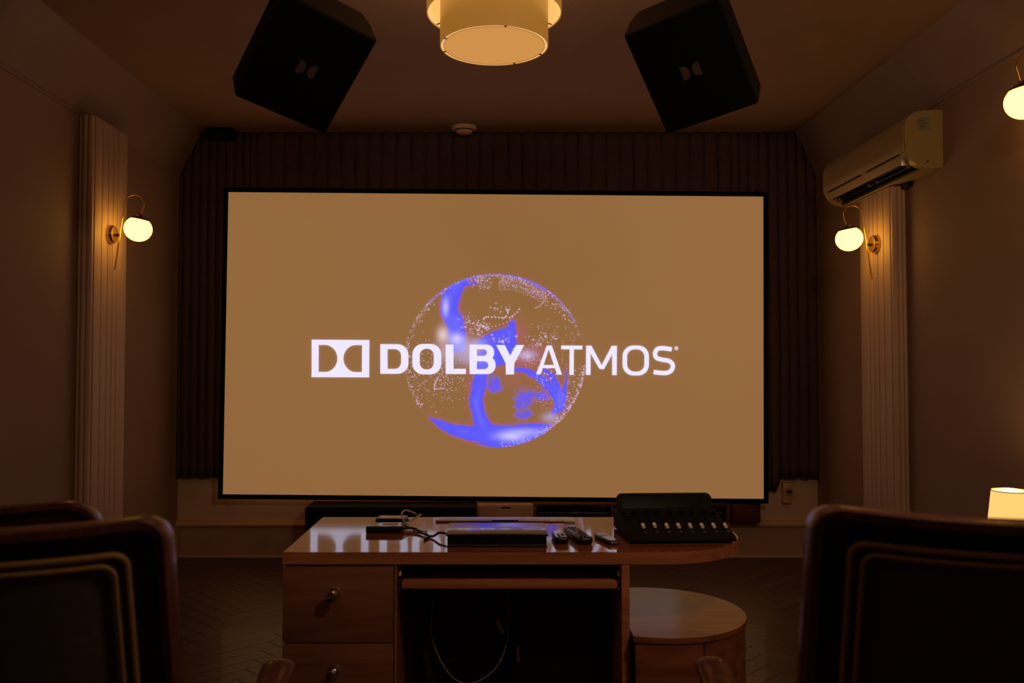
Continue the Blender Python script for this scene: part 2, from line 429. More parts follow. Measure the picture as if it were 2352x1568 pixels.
def stroke(pts, wd):
    """constant width ribbon along a polyline -> list of quads"""
    P = [Vector(p) for p in pts]; L_ = []; R_ = []
    for i, p in enumerate(P):
        d = (P[min(i+1, len(P)-1)]-P[max(i-1, 0)]).normalized(); nn = Vector((-d.y, d.x))*wd/2
        L_.append(p+nn); R_.append(p-nn)
    return [[tuple(L_[i]), tuple(L_[i+1]), tuple(R_[i+1]), tuple(R_[i])] for i in range(len(P)-1)]
# double-D emblem in its box
def halfdisc(xf, yc, h, wd, sg, n=20):
    pts = [(xf, yc-h)]
    for i in range(n+1):
        a = -PI/2+PI*i/n; pts.append((xf+sg*(wd*.32+wd*.68*math.cos(a)), yc+h*math.sin(a)))
    pts.append((xf, yc+h)); return pts
em = MB()
def emb(poly): em.add([(a, YT, b_) for a, b_ in (zt(*p) for p in poly)], [tuple(range(len(poly)))])
for q in ([(93,466),(431,468),(431,497),(93,496)], [(93,654),(430,655),(430,685),(92,684)], [(93,496),(134,496),(133,655),(93,655)], [(389,497),(431,497),(430,656),(388,656)]): emb(q)
D1 = halfdisc(134, 575.5, 79.5, 110, 1); D2 = halfdisc(389, 576, 79.5, 110, -1)
for i in range(len(D1)-1): emb([D1[i], D1[i+1], D2[i+1], D2[i]])
o = em.build('emblem', M['white_text'], scr); so = o.modifiers.new('t', 'SOLIDIFY'); so.thickness = .0006; so.offset = 0
flat('letter_d', [ring(496, 660, 492, 664, 62, 42, 28, (0,1,1,0))])
flat('letter_o', [ring(684, 853, 490, 667, 62, 43, 28)])
flat('letter_l', [[(880,494),(925,494),(925,635),(998,635),(998,665),(880,665)]])
flat('letter_b', [ring(1020, 1164, 494, 586, 44, 42, 26, (0,1,1,0)), ring(1020, 1172, 562, 665, 48, 42, 28, (0,1,1,0))])
flat('letter_y', [[(1176,496),(1226,496),(1258,558),(1232,602)], [(1232,602),(1258,558),(1292,496),(1340,496),(1282,602)], [(1232,600),(1282,600),(1280,667),(1233,667)]])
flat('letter_a', [[(1410,666),(1474,498),(1492,498),(1484,520),(1437,666)], [(1474,498),(1502,498),(1562,668),(1534,668),(1484,520)], [(1440,612),(1530,612),(1536,630),(1434,630)]])
flat('letter_t', [[(1558,498),(1682,499),(1681,521),(1557,520)], [(1607,520),(1632,520),(1631,669),(1606,669)]])
flat('letter_m', [[(1704,499),(1730,499),(1729,669),(1703,669)], [(1856,500),(1884,500),(1883,670),(1857,670)], [(1704,499),(1734,499),(1808,636),(1782,634)], [(1854,500),(1884,500),(1808,636),(1784,634)]])
flat('letter_o', [ring(1918, 2072, 498, 672, 62, 26, 22)])
sp_ = [(2206,520),(2150,513),(2120,520),(2108,545),(2118,570),(2150,580),(2190,588),(2212,610),(2206,640),(2180,656),(2140,657),(2100,652)]
sp_ = [tuple(p)[:2] for p in spline([(a, b_, 0) for a, b_ in sp_], 5)]
flat('letter_s', stroke(sp_, 25))
rc = [(2233+11*math.cos(2*PI*i/20), 514+11*math.sin(2*PI*i/20)) for i in range(20)]; ri_ = [(2233+8.5*math.cos(2*PI*i/20), 514+8.5*math.sin(2*PI*i/20)) for i in range(20)]
flat('registered_mark', [(rc, ri_), [(2229,508),(2231.5,508),(2231.5,520),(2229,520)], [(2231,508),(2237,508),(2237,514),(2231,514)], [(2232,513),(2234.5,513),(2238,520),(2235.5,520)]])

# the glowing globe: flat picture, colours computed per vertex of a fine sheet lying on the screen
def globe_picture():
    rng = np.random.default_rng(5)
    k = 3.565
    NX, NY = 430, 412
    gx = np.linspace(85, 1612, NX); gy = np.linspace(55, 1508, NY)
    X, Y = np.meshgrid(gx, gy)
    def noise(cells, seed):
        r = np.random.default_rng(seed).random((cells+2, cells+2))
        u = np.linspace(0, cells, NX); v = np.linspace(0, cells, NY)
        i = np.minimum(u.astype(int), cells); j = np.minimum(v.astype(int), cells); fu = u-i; fv = v-j
        fu = fu*fu*(3-2*fu); fv = fv*fv*(3-2*fv)
        a = r[j][:, i]; b_ = r[j][:, i+1]; c = r[j+1][:, i]; d = r[j+1][:, i+1]
        return (a*(1-fu)+b_*fu)*(1-fv)[:, None]+(c*(1-fu)+d*fu)*fv[:, None]
    n1 = noise(18, 1); n2 = noise(45, 2); n3 = noise(110, 3)
    rr = np.sqrt(((X-846)/744)**2+((Y-781)/709)**2)
    inside = np.clip((1.0-rr)*90, 0, 1)
    col = np.tile(TAN, (NY, NX, 1))
    BLUE = np.array(lin((78, 80, 248))); LAV = np.array(lin((206, 200, 255))); RED = np.array(lin((168, 88, 98))); PINK = np.array(lin((196, 140, 160))); CREAM = np.array(lin((226, 205, 205))); PER = np.array(lin((112, 116, 255)))
    def put(a, c):
        nonlocal col
        a = np.clip(a, 0, 1)*inside; col = col*(1-a[..., None])+c*a[..., None]
    def rib(pts):
        best = np.full(X.shape, -1e9)
        for (x0, y0, w0), (x1, y1, w1) in zip(pts, pts[1:]):
            dx, dy = x1-x0, y1-y0; t = np.clip(((X-x0)*dx+(Y-y0)*dy)/(dx*dx+dy*dy), 0, 1)
            best = np.maximum(best, (w0+(w1-w0)*t)-np.hypot(X-x0-t*dx, Y-y0-t*dy))
        return best
    def blob(cx, cy, rx, ry=None):
        return np.exp(-(((X-cx)/rx)**2+((Y-cy)/(ry or rx))**2))
    ribs = [
        [(690,98,10),(600,118,30),(520,190,66),(468,280,68),(462,380,66),(505,460,72),(530,560,72),(540,660,62)],
        [(690,150,8),(580,170,18),(545,250,20),(515,340,22),(505,440,26)],
        [(380,235,10),(440,185,16),(560,115,20),(700,92,10)],
        [(930,84,8),(1030,94,16),(1140,125,26),(1230,175,22),(1330,250,8)],
        [(985,480,26),(970,560,52),(930,650,95),(860,720,110),(790,780,85),(750,850,55)],
        [(720,640,30),(830,600,50),(940,560,50)],
        [(740,760,52),(728,900,56),(712,1020,56),(690,1100,58),(712,1200,54),(735,1280,66),(770,1350,80)],
        [(320,1252,12),(400,1300,32),(500,1345,46),(640,1372,60),(800,1380,78),(960,1375,72),(1120,1345,56),(1310,1300,12)],
        [(700,1450,8),(860,1460,34),(1000,1450,44),(1130,1410,40),(1260,1340,26)],
        [(1000,850,16),(1110,866,24),(1210,915,34),(1300,1000,36),(1365,1075,52),(1385,1140,46),(1330,1200,22)],
        [(1240,850,10),(1310,900,26),(1350,970,24),(1375,1050,22)],
        [(1432,860,9),(1425,960,14),(1405,1080,30)],
    ]
    # hazy violet and red surroundings first
    for a, (cx, cy, rx, ry) in ((.9, (1090,780,130,60)), (.8, (1190,700,110,55)), (.6, (1040,560,50,110)), (.6, (640,900,40,150)), (.5, (420,640,60,60)), (.45, (960,940,130,70)), (.4, (1220,1080,100,80)), (.35, (1250,240,110,60)), (.3, (1430,330,70,70)), (.3, (640,520,90,90)), (.4, (820,880,120,60)), (.25, (1040,600,90,120))):
        put(a*blob(cx, cy, rx, ry)*(.4+.9*n1), RED)
    pat = blob(1080,1100,110,95)+blob(850,1000,70,60)+.8*blob(1240,1070,70,60)+.8*blob(1110,1220,130,45)+.7*blob(800,930,90,70)+.5*blob(1330,1230,60,60)
    hole = blob(880,1160,95,100)+blob(1205,1200,60,85)
    pf = pat*(.55+.9*n2)-.9*hole
    put((pf-.24)*3, np.array(lin((128, 98, 148))))
    put((pf-.55)*4*(.5+n3), BLUE*.85+RED*.15)
    put((1-np.abs(pf-.42)*12)*.5*(n3 > .4), RED)
    allr = np.max([rib(p) for p in ribs], axis=0)+11*(n2-.5)+8*(n3-.5)
    put(np.clip((allr+34)/30, 0, 1)*.75*(.5+.6*n2), RED)
    put((allr+6)/16, BLUE)
    put(np.clip((allr-18)/40, 0, 1)*.5*n1, PER)
    tri = blob(890, 680, 150, 120); put((tri-.35)*4*(n1+.5), BLUE)
    # pale cores
    for a, c, q in ((.9, CREAM, (418,575,46,62)), (.95, LAV, (530,610,60,46)), (.75, LAV, (436,350,26,70)), (.9, LAV, (985,1395,110,38)), (.5, LAV, (1110,1360,150,30)), (.6, LAV, (1105,735,70,40)), (.5, LAV, (590,690,120,70)), (.35, LAV, (640,770,120,60)), (.45, PER, (530,470,50,60)), (.4, LAV, (1300,1240,70,40)), (.35, CREAM, (430,720,60,80)), (.5, PER, (1380,1090,40,70)), (.35, LAV, (700,650,80,50))):
        put(a*blob(*q), c)
    # thin rim glow
    ang = np.arctan2(Y-781, X-846)
    put(np.exp(-((rr-.985)/.012)**2)*(.03+.6*((ang > -2.5) & (ang < -.45))), np.array(lin((140, 118, 220))))
    # points of light
    dots = []
    def rim(a0, a1, n, spread, size):
        for _ in range(n):
            a = rng.uniform(a0, a1); q = 1-abs(rng.normal(0, spread))-.006
            
            if rng.random() < .6: dots.append((846+744*q*math.cos(a), 781+709*q*math.sin(a), rng.uniform(2.2, size), rng.uniform(.45, 1)))
    rim(2.55, 3.9, 300, .035, 4.5); rim(-.95, -.25, 120, .05, 4.5); rim(.05, 1.0, 420, .025, 4.5); rim(3.9, 4.3, 30, .02, 5); rim(-1.9, -.9, 130, .05, 4.5); rim(.9, 1.5, 120, .04, 4)
    for i in range(26):
        for j in range(7):
            x = 880+i*15+rng.normal(0, 2); y = 95+j*17+.0011*(x-900)**2*.9+rng.normal(0, 2)+(i % 2)*8
            if x < 1260: dots.append((x, y, rng.uniform(3, 5.5), rng.uniform(.4, .95)*(1 if j < 5 else .5)))
    def cluster(cx, cy, sx, sy, n, size, al=1):
        for _ in range(int(n*.5)): dots.append((rng.normal(cx, sx), rng.normal(cy, sy), rng.uniform(2.2, size), rng.uniform(.35, 1)*al))
    cluster(745,140,45,40,170,4.5); cluster(660,500,55,38,150,6); cluster(760,515,50,25,50,9); cluster(400,820,110,60,220,4); cluster(420,940,110,70,220,4); cluster(260,960,70,80,120,4)
    cluster(300,740,60,90,90,4); cluster(1230,610,60,30,90,7); cluster(1120,730,90,50,110,6); cluster(1240,900,60,50,70,6); cluster(900,350,45,40,40,8); cluster(1300,520,110,50,80,3.5,.8); cluster(1420,760,80,120,110,3.5,.8)
    cluster(890,610,60,45,45,11); cluster(1480,960,40,90,120,4); cluster(1250,1100,40,40,70,4); cluster(1420,1180,50,60,90,5); cluster(400,1080,100,60,70,3.5); cluster(1350,330,70,50,60,5); cluster(520,1010,60,60,50,3.5)
    for x, y in ((750,446),(756,434),(772,428),(789,427),(817,429),(847,429),(874,432),(898,433),(913,436),(927,428),(936,420),(948,394),(957,368),(963,432),(985,418),(1005,404),(1025,385),(1040,362)): dots.append((x, y, 6, 1))
    for t in np.linspace(0, 1, 14): dots.append((580+390*t, 430+75*math.sin(PI*t*.9), 4, .8))
    for t in np.linspace(0, 1, 12): dots.append((350+85*t, 1018-6*t, 3.5, .9)); dots.append((352+30*t**2, 1018-95*t, 4.5, .9))
    for t in np.linspace(0, 1, 12): dots.append((1170+90*t, 350-85*t**2, 3.5, .8))
    sx = (NX-1)/(1612-85); sy = (NY-1)/(1508-55)
    LAVd = np.array(lin((226, 196, 232)))
    for x, y, s, a in dots:
        if ((x-846)/744)**2+((y-781)/709)**2 > 1.0: continue
        i, j = (x-85)*sx, (y-55)*sy; i0, j0 = int(i), int(j)
        for jj in range(max(0, j0-2), min(NY, j0+4)):
            for ii in range(max(0, i0-2), min(NX, i0+4)):
                d = math.hypot((ii-i)/sx, (jj-j)/sy); al = a*max(0, min(1, 1.25-d/s*.8))
                if al > 0: col[jj, ii] = col[jj, ii]*(1-al)+LAVd*al
    keep = rr < 1.0
    idx = -np.ones((NY, NX), int); verts = []; cols = []
    fkeep = keep[:-1, :-1] & keep[1:, :-1] & keep[:-1, 1:] & keep[1:, 1:]
    used = np.zeros_like(keep); used[:-1, :-1] |= fkeep; used[1:, :-1] |= fkeep; used[:-1, 1:] |= fkeep; used[1:, 1:] |= fkeep
    js, is_ = np.nonzero(used); idx[js, is_] = np.arange(len(js))
    ax, az = pic(900+85/k, 610+781/k); bx, bz = pic(900+1612/k, 610+781/k)
    cx_, cz_ = pic(900+846/k, 610+55/k); dx_, dz_ = pic(900+846/k, 610+1508/k)
    vx = ax+(bx-ax)*(X-85)/(1612-85); vz = cz_+(dz_-cz_)*(Y-55)/(1508-55)
    V = np.stack([vx[used], np.full(len(js), -.0062), vz[used]], 1)
    fj, fi = np.nonzero(fkeep)
    F = np.stack([idx[fj, fi], idx[fj+1, fi], idx[fj+1, fi+1], idx[fj, fi+1]], 1)
    me = bpy.data.meshes.new('globe_picture'); me.from_pydata(V.tolist(), [], F.tolist())
    at = me.color_attributes.new('picture', 'FLOAT_COLOR', 'POINT')
    at.data.foreach_set('color', np.concatenate([col[used], np.ones((len(js), 1))], 1).astype(np.float32).ravel())
    me.materials.append(M['picture']); me.update()
    o = bpy.data.objects.new('globe_picture', me); C.objects.link(o); o.parent = scr
    o['label'] = 'projected translucent globe of violet-blue swirls and light points'
globe_picture()

# ------------------------------------------------------------------ things along the foot of the end wall
t = empty('centre_speaker', (-.697, 5.93, 0), label='wide black speaker cabinet on the floor under the left half of the screen', cat='speaker')
MB().box(-.575, .575, -.16, .12, .02, .405, .006).build('cabinet', M['black'], t)
MB().box(-.555, .555, -.175, -.158, .04, .39, .006).build('grille', M['grille'], t)
for x in (-.5, .5):
    MB().lathe([(0,0),(.025,0),(.02,.022),(0,.022)], 12, Matrix.Translation((x, -.08, 0))).build('foot', M['rubber'], t)
t = empty('beige_cabinet', (.078, 5.95, 0), label='beige laminate box cabinet on the floor below the screen centre', cat='cabinet')
MB().box(-.19, .19, -.1, .1, 0, .408, .003).build('body', M['whitebox'], t)
dr = MB().box(-.183, .183, -.112, -.099, .01, .401, .003).build('door', M['whitebox'], t)
MB().box(-.03, .035, -.116, -.111, .386, .398, .002).build('pull', M['redwood'], dr)
# shallow built-in rack on the wall, standing on the skirting cap
t = empty('equipment_rack', (.96, 6.03, .262), label='shallow cherry wood equipment rack under the right half of the screen', cat='shelf')
x0, x1 = -.685, .68
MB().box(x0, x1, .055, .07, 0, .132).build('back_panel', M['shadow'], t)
MB().box(x0, x1, -.06, .055, 0, .012, .002).build('shelf_board', M['rack'], t)
MB().box(x0, x1, -.06, .055, .122, .132, .002).build('top_board', M['rack'], t)
for x in (x0, -.145, x1-.02):
    MB().box(x, x+.02, -.062, .055, .012, .122, .002).build('upright', M['rack'], t)
def av(name, x0, x1, z0, z1, label, kind):
    t = empty(name, ((x0+x1)/2, 6.02, z0), label=label, cat='receiver'); hw = (x1-x0)/2; h = z1-z0
    MB().box(-hw, hw, -.03, .05, 0, h, .003).build('case', M['plastic'], t)
    fp = MB().box(-hw, hw, -.036, -.029, .002, h-.002, .002).build('front_panel', M['gloss'], t)
    if kind == 0:
        MB().box(-hw+.01, hw-.01, -.038, -.035, h-.006, h-.003).build('trim_line', M['silver'], fp)
        for x in (-hw+.03, hw-.03):
            MB().lathe([(0,0),(.016,0),(.015,.012),(0,.012)], 20, Matrix.Translation((x, -.036, h*.45)) @ Matrix.Rotation(PI/2, 4, 'X')).build('dial', M['darkbrass'], fp)
        for k in range(6):
            MB().box(-.09+k*.018, -.08+k*.018, -.039, -.035, .008, .022, .001).build('button', M['plastic'], fp)
    elif kind == 1:
        MB().box(-hw+.006, hw-.006, -.039, -.035, h-.004, h-.0005).build('trim_line', M['silver'], fp)
        for x, z in ((hw-.05, h-.02), (hw-.065, h-.036), (hw-.035, h-.036)):
            MB().lathe([(0,0),(.005,0),(.004,.006),(0,.006)], 14, Matrix.Translation((x, -.036, z)) @ Matrix.Rotation(PI/2, 4, 'X')).build('button', M['silver'], fp)
    else:
        for k in range(4): MB().box(-hw+.03+k*(2*hw-.06)/3, -hw+.032+k*(2*hw-.06)/3, -.038, -.035, .004, h-.004).build('rib', M['darkbrass'], fp)
    return t
av('receiver', .305, .80, .275, .335, 'black receiver with two dials in the left bay of the rack', 0)
av('receiver', .305, .80, .337, .382, 'plain black device stacked on the receiver in the left rack bay', 2)
av('receiver', .855, 1.60, .275, .338, 'black device with silver line and three small buttons in the right rack bay', 1)
av('receiver', .855, 1.60, .339, .382, 'ribbed black device on top in the right rack bay', 2)
t = empty('small_cabinet', (1.755, 6.03, .262), label='small dark red wood cabinet at the right end of the rack', cat='cabinet')
MB().box(-.1, .1, -.055, .07, 0, .132, .002).build('body', M['redwood'], t)
MB().box(-.094, .094, -.064, -.054, .006, .127, .002).build('door', M['redwood'], t)

# wall switch at the right of the screen
t = empty('wall_switch', (2.075, YB, .46), label='small cream breaker switch box on the end wall below the right drape', cat='switch')
MB().box(-.034, .034, -.045, 0, -.062, .07, .006).build('box', M['cream'], t)
MB().box(-.036, .02, -.05, 0, -.07, -.058, .003).build('base_lip', M['cream'], t)
rp = MB().box(-.018, .03, -.05, -.044, -.02, .032, .002).build('recess_plate', M['sticker'], t)
for x in (-.008, .012): MB().box(x, x+.014, -.062, -.049, .002, .018, .003).build('toggle', M['plastic'], rp)
MB().tube([(-.02,-.02,.075),(0,-.03,.08),(.02,-.02,.073)], .006, 8).build('hanging_tab', M['cream'], t)

# ------------------------------------------------------------------ wall sconces
def sconce(name, x, y, z, s, label, mirror_tilt=1):
    """x: wall plane; s: direction into the room; globe hangs from a brass hook"""
    t = empty(name, (x, y, z), label=label, cat='wall lamp', group='brass wall sconces with opal globes')
    RX = Matrix.Rotation(s*PI/2, 4, 'Y')
    MB().lathe([(0,0),(.052,0),(.052,.018),(.046,.028),(0,.03)], 28, RX).build('wall_plate', M['brass'], t)
    MB().tube([(s*.028,0,-.005),(s*.055,0,-.005)], .008, 10).build('pivot', M['darkbrass'], t)
    pth = [(s*.028,0,-.205),(s*.055,0,-.005),(s*.076,0,.14)]
    cx, r = .133, .057
    for i in range(13):
        a = PI*.97-PI*(i/12)*.98
        pth.append((s*(cx+r*math.cos(a)+.004*math.sin(a)), 0, .165+r*1.05*math.sin(a)))
    pth += [(s*.181,0,.135),(s*.175,0,.108)]
    MB().tube(pth, .0036, 10).build('hook_rod', M['brass'], t)
    MB().tube([(s*.028,0,-.205),(s*.0555,0,-.003)], .005, 10).build('lower_rod', M['brass'], t)
    T = Matrix.Translation((s*.158, 0, .03)) @ Matrix.Rotation(s*math.radians(10), 4, 'Y')
    R, q = .076, .93
    prof = [(0, -R*q)]
    for i in range(1, 22):
        a = -PI/2+i/21*math.radians(90+50); prof.append((R*math.cos(a), R*q*math.sin(a)))
    g = MB().lathe(prof+[(0, prof[-1][1])], 36, T).build('globe', M['globe'], t)
    zt_ = prof[-1][1]; rt_ = prof[-1][0]
    cp_ = MB().lathe([(rt_+.001, zt_-.004),(rt_+.003, zt_+.004),(rt_-.006, zt_+.012),(.012, zt_+.014),(.010, zt_+.03),(0, zt_+.03)], 28, T).build('cap', M['darkbrass'], t)
    for k in range(3):
        a = 2*PI*k/3+.5; MB().lathe([(0,-.002),(.005,0),(.005,.006),(0,.009)], 10, T @ Matrix.Translation((.036*math.cos(a), .036*math.sin(a), zt_+.012))).build('cap_screw', M['brass'], cp_)
    return t
sconce('wall_sconce', -2.17, 4.80, 2.095, 1, 'lit globe wall sconce on the left fluted pilaster')
sconce('wall_sconce', 2.22, 4.935, 2.06, -1, 'lit globe wall sconce under the air conditioner')
sconce('wall_sconce', XR, 3.41, 2.385, -1, 'lit globe wall sconce cut by the right picture edge')
sconce('wall_sconce', XR, .6, 2.385, -1, 'added lit globe wall sconce on the right wall, unseen beside the camera')  # extra sconce added for fill light, out of view

# ------------------------------------------------------------------ ceiling pendants
def pendant(name, x, y, label):
    t = empty(name, (x, y, ZC), label=label, cat='ceiling lamp')
    zb, zo = 2.573-ZC, 2.698-ZC
    r1, r2 = .2075, .259
    lsh = MB().lathe([(r1,zb),(r1,zb+.27),(r1-.004,zb+.27),(r1-.004,zb)], 72, close=True).build('lower_shade', M['shade_skin'], t)
    MB().lathe([(r1-.0045,zb+.004),(r1-.0045,zb+.26)], 72).build('lining', M['shade_in'], lsh)
    ush = MB().lathe([(r2,zo),(r2,zo+.13),(r2-.004,zo+.13),(r2-.004,zo)], 72, close=True).build('upper_shade', M['shade_skin'], t)
    MB().lathe([(r2-.0045,zo+.003),(r2-.0045,zo+.127)], 72).build('lining', M['shade_in'], ush)
    MB().lathe([(0,zb+.001),(r1*.93,zb+.001),(r1*.93,zb+.005),(0,zb+.005)], 72).build('diffuser', M['diffuser'], t)
    MB().lathe([(r1*.93,zb),(r1*.937,zb),(r1*.937,zb+.008),(r1*.93,zb+.008)], 72, close=True).build('diffuser_ring', M['rim'], t)
    MB().lathe([(r1*.937,zb+.001),(r1-.0005,zb+.001),(r1-.0005,zb+.004),(r1*.937,zb+.004)], 72, close=True).build('lower_rim', M['shade_in'], t)
    for a in (.42, 1.15, 1.15+PI*.55, .42+PI, 1.15+PI*1.2):
        c, s = math.cos(a), math.sin(a)
        MB().box(-.004, .004, r1*.935, r1-.001, zb-.001, zb+.003, M=Matrix.Rotation(a-PI/2, 4, 'Z')).build('clip', M['rim'], t)
    for a in (.45, PI-.45, PI+.7, -.7):
        c, s = math.cos(a), math.sin(a)
        MB().tube([(c*(r1-.002), s*(r1-.002), zo+.012), (c*(r2-.006), s*(r2-.006), zo+.006)], .0025, 6).build('spider_wire', M['rim'], t)
    MB().tube([(0,0,zo+.03),(0,0,-.02)], .012, 12).build('stem', M['darkbrass'], t)
    MB().lathe([(0,0),(.06,0),(.055,-.025),(.014,-.03),(0,-.03)], 28).build('canopy', M['darkbrass'], t)
    for k in range(2):
        a = .9+k*PI
        MB().lathe([(0,.05),(.014,.045),(.018,.0),(.03,-.03),(.026,-.05),(0,-.06)], 16, Matrix.Translation((.07*math.cos(a), .07*math.sin(a), zo+.10))).build('bulb', M['globe'], t)
    ld = bpy.data.lights.new('pendant_bulb_light', 'POINT'); ld.energy = PENDANT_W; ld.color = (1.0, .64, .34); ld.shadow_soft_size = .05
    lo = bpy.data.objects.new('pendant_bulb_light', ld); C.objects.link(lo); lo.parent = t; lo.location = (0, 0, zo+.165)
    return t
pendant('drum_pendant', .0, 3.24, 'glowing two tier drum pendant lamp hanging over the desk')
def fill_globe_lamp(x, y, watt, label):  # added lamp, out of view, brightens the desk front and lower room
    t = empty('fill_globe_lamp', (x, y, ZC), label=label, cat='ceiling lamp', group='added opal globe fill lamps over the seats')
    MB().lathe([(0,0),(.09,0),(.085,-.02),(.02,-.03),(.015,-.16),(.06,-.17),(.06,-.19),(0,-.19)], 28).build('mount', M['brass'], t)
    R_ = .15; prof = [(R_*math.cos(-PI/2+i/20*math.radians(155)), -.32+R_*math.sin(-PI/2+i/20*math.radians(155))) for i in range(21)]
    prof[0] = (0, prof[0][1])
    MB().lathe(prof+[(0, prof[-1][1])], 32).build('globe', glow('fill_lamp_glass', (1.0, .70, .43), watt), t)
    MB().lathe([(.02,-.155),(.1,-.165),(.16,-.2),(.195,-.26),(.205,-.33),(.2,-.33),(.19,-.262),(.156,-.205),(.1,-.17),(.02,-.16)], 36).build('dome_shade', M['darkbrass'], t)  # dome added to keep the fill light off the ceiling
    return t
fill_globe_lamp(1.15, 1.25, FILL_LAMP, 'added opal globe fill lamp over the right foreground chair, unseen above the picture')
fill_globe_lamp(-1.0, 1.25, FILL_LAMP*.15, 'added opal globe fill lamp over the left foreground chair, unseen above the picture')

# smoke detector
t = empty('smoke_detector', (-.211, 5.94, ZC), label='round cream smoke detector on the ceiling above the valance', cat='smoke detector')
MB().lathe([(0,0),(.088,0),(.09,-.012),(.078,-.022),(.066,-.024)], 40).build('base', M['detector'], t)
MB().lathe([(.066,-.016),(.062,-.024),(.062,-.03),(.066,-.03)], 40, close=True).build('vent_ring', M['acdark'], t)
MB().lathe([(.061,-.02),(.06,-.036),(.048,-.046),(0,-.05)], 40).build('cover', M['detector'], t)

# ------------------------------------------------------------------ hanging loudspeakers
def loudspeaker(name, loc, eul, W, H, Dp, s, label):
    t = empty(name, loc, label=label, cat='speaker', group='black ceiling loudspeakers'); t.rotation_euler = eul
    w_, h_ = W/2, H/2; tp = .96; ch = .03
    # cabinet: front outline with chamfered outer side, tapering to the back
    fr = [(-w_,-h_),(w_,-h_),(w_,h_),(-w_,h_)]
    mid = Dp*.55
    mb = MB()
    ring_ = lambda k, y: [(a*k, y, b_*k) for a, b_ in fr]
    vs = ring_(1, 0)+ring_(1.0, mid)+[(a*tp-(.05*s if a*s > 0 else 0), Dp, b_*tp) for a, b_ in fr]
    fs = [(0,1,2,3),(11,10,9,8)]+[(k*4+i, k*4+(i+1) % 4, k*4+4+(i+1) % 4, k*4+4+i) for k in (0,1) for i in range(4)]
    mb.add(vs, fs); o = mb.build('cabinet', M['black'], t)
    bv = o.modifiers.new('bevel', 'BEVEL'); bv.width = .006; bv.segments = 2
    MB().box(-w_+.004, w_-.004, -.012, .002, -h_+.004, h_-.004, .005).build('grille', M['grille'], t)
    for sg in (-1, 1):
        x_in = sg*.0055; wd = .030; hh = .026
        pts = [(sg*.036, -hh), (sg*.036, hh)]
        arc = [(sg*(.024-.0185*math.cos(-PI/2+PI*i/14)), hh*math.sin(PI/2-PI*i/14)) for i in range(15)]
        poly = [(sg*.036, hh)]+arc+[(sg*.036, -hh)]
        MB().prism(poly, -.015, -.011, 1).build('emblem_half', M['logo'], t, angle=30)
    # bracket from the back up to the ceiling
    Rm = Matrix.Rotation(eul[2], 4, 'Z') @ Matrix.Rotation(eul[1], 4, 'Y') @ Matrix.Rotation(eul[0], 4, 'X')
    inv = Rm.inverted()
    top = inv @ (Vector((loc[0], loc[1]+.22, ZC)) - Vector(loc)); bk = Vector((0, Dp*.9, 0))
    kn = inv @ (Vector((loc[0], loc[1]+.22, ZC-.12)) - Vector(loc))
    MB().tube([bk, kn, top], .014, 10).build('mount_arm', M['black'], t)
    MB().lathe([(0,0),(.05,0),(.05,-.008),(0,-.01)], 20, Matrix.Translation(top) @ inv.to_3x3().to_4x4()).build('mount_plate', M['black'], t)
    return t
k = .955
loudspeaker('loudspeaker', (.7709*k, 3.3*k, 1.34+1.1657*k), (.756, -.179, -.564), .384*k, .451*k, .257*k, 1, 'black loudspeaker hanging from the ceiling right of the pendant')
loudspeaker('loudspeaker', (-.735*k, 3.3*k, 1.34+1.1722*k), (.7957, .2314, .6246), .391*k, .452*k, .268*k, -1, 'black loudspeaker hanging from the ceiling left of the pendant')

# ------------------------------------------------------------------ air conditioner on the right wall
t = empty('air_conditioner', (XR, 4.34, 2.367), label='cream split air conditioner on the right wall', cat='air conditioner')
LA, HA, PA = 1.085, .297, .195
# profile (p = out from the wall, z)
prof = [(0, .0), (.06, -.004), (.115, .006), (.165, .035), (.186, .075), (.195, .13), (.196, .19), (.19, .235), (.172, .268), (.14, .286), (.09, .296), (0, .297)]
def flip(pp): return [(-a, b_) for a, b_ in pp]
cap = MB(); cap.prism(flip(prof), 0, .05, 1); cap.build('end_cap', M['acplastic'], t)
cap = MB(); cap.prism(flip(prof), LA-.05, LA, 1); cap.build('end_cap', M['acplastic'], t)
notch = [(0, .0), (.06, -.004), (.095, .0), (.075, .04), (.125, .085), (.160, .04), (.165, .038), (.186, .078), (.193, .13), (.194, .19), (.188, .235), (.170, .266), (.14, .284), (.09, .294), (0, .295)]
MB().prism(flip(notch), .05, LA-.05, 1).build('body', M['acplastic'], t, angle=25)
MB().prism(flip([(.077,.041),(.1245,.0835),(.122,.0855),(.074,.043)]), .052, LA-.052, 1).build('outlet_back', M['acdark'], t)
for (a, b_, c, d) in ((.098,.004,.088,.036), (.128,.020,.112,.054), (.152,.036,.128,.072)):
    MB().prism(flip([(a,b_),(a+.004,b_+.002),(c+.004,d+.002),(c,d)]), .06, LA-.06, 1).build('louver', M['acdark'], t)
for yy in (.10, .46, .56, .98):
    MB().tube([(-.118, yy, .024), (-.132, yy+.012, .034)], .008, 10).build('louver_pin', M['acplastic'], t)
acp = MB().prism(flip([(.1955,.085),(.199,.09),(.2005,.13),(.2005,.19),(.196,.225),(.192,.228),(.19,.19),(.19,.09)]), .012, LA-.012, 1).build('front_panel', M['acplastic'], t)
MB().box(-.1975, -.190, .08, .46, .0765, .083).build('panel_groove', M['acdark'], acp)
MB().box(-.1975, -.190, .54, LA-.08, .0765, .083).build('panel_groove', M['acdark'], acp)
MB().box(-.19, -.14, .052, .056, .02, .06, .003).build('corner_clip', M['silver'], t)
stk = MB().box(-.13, -.062, -.0025, .001, .19, .262).build('sticker', M['sticker'], t)
for k_ in range(7):
    MB().box(-.124, -.07-.012*(k_ % 3), -.0032, -.002, .2+k_*.008, .203+k_*.008).build('sticker_line', M['stickerprint'], stk)
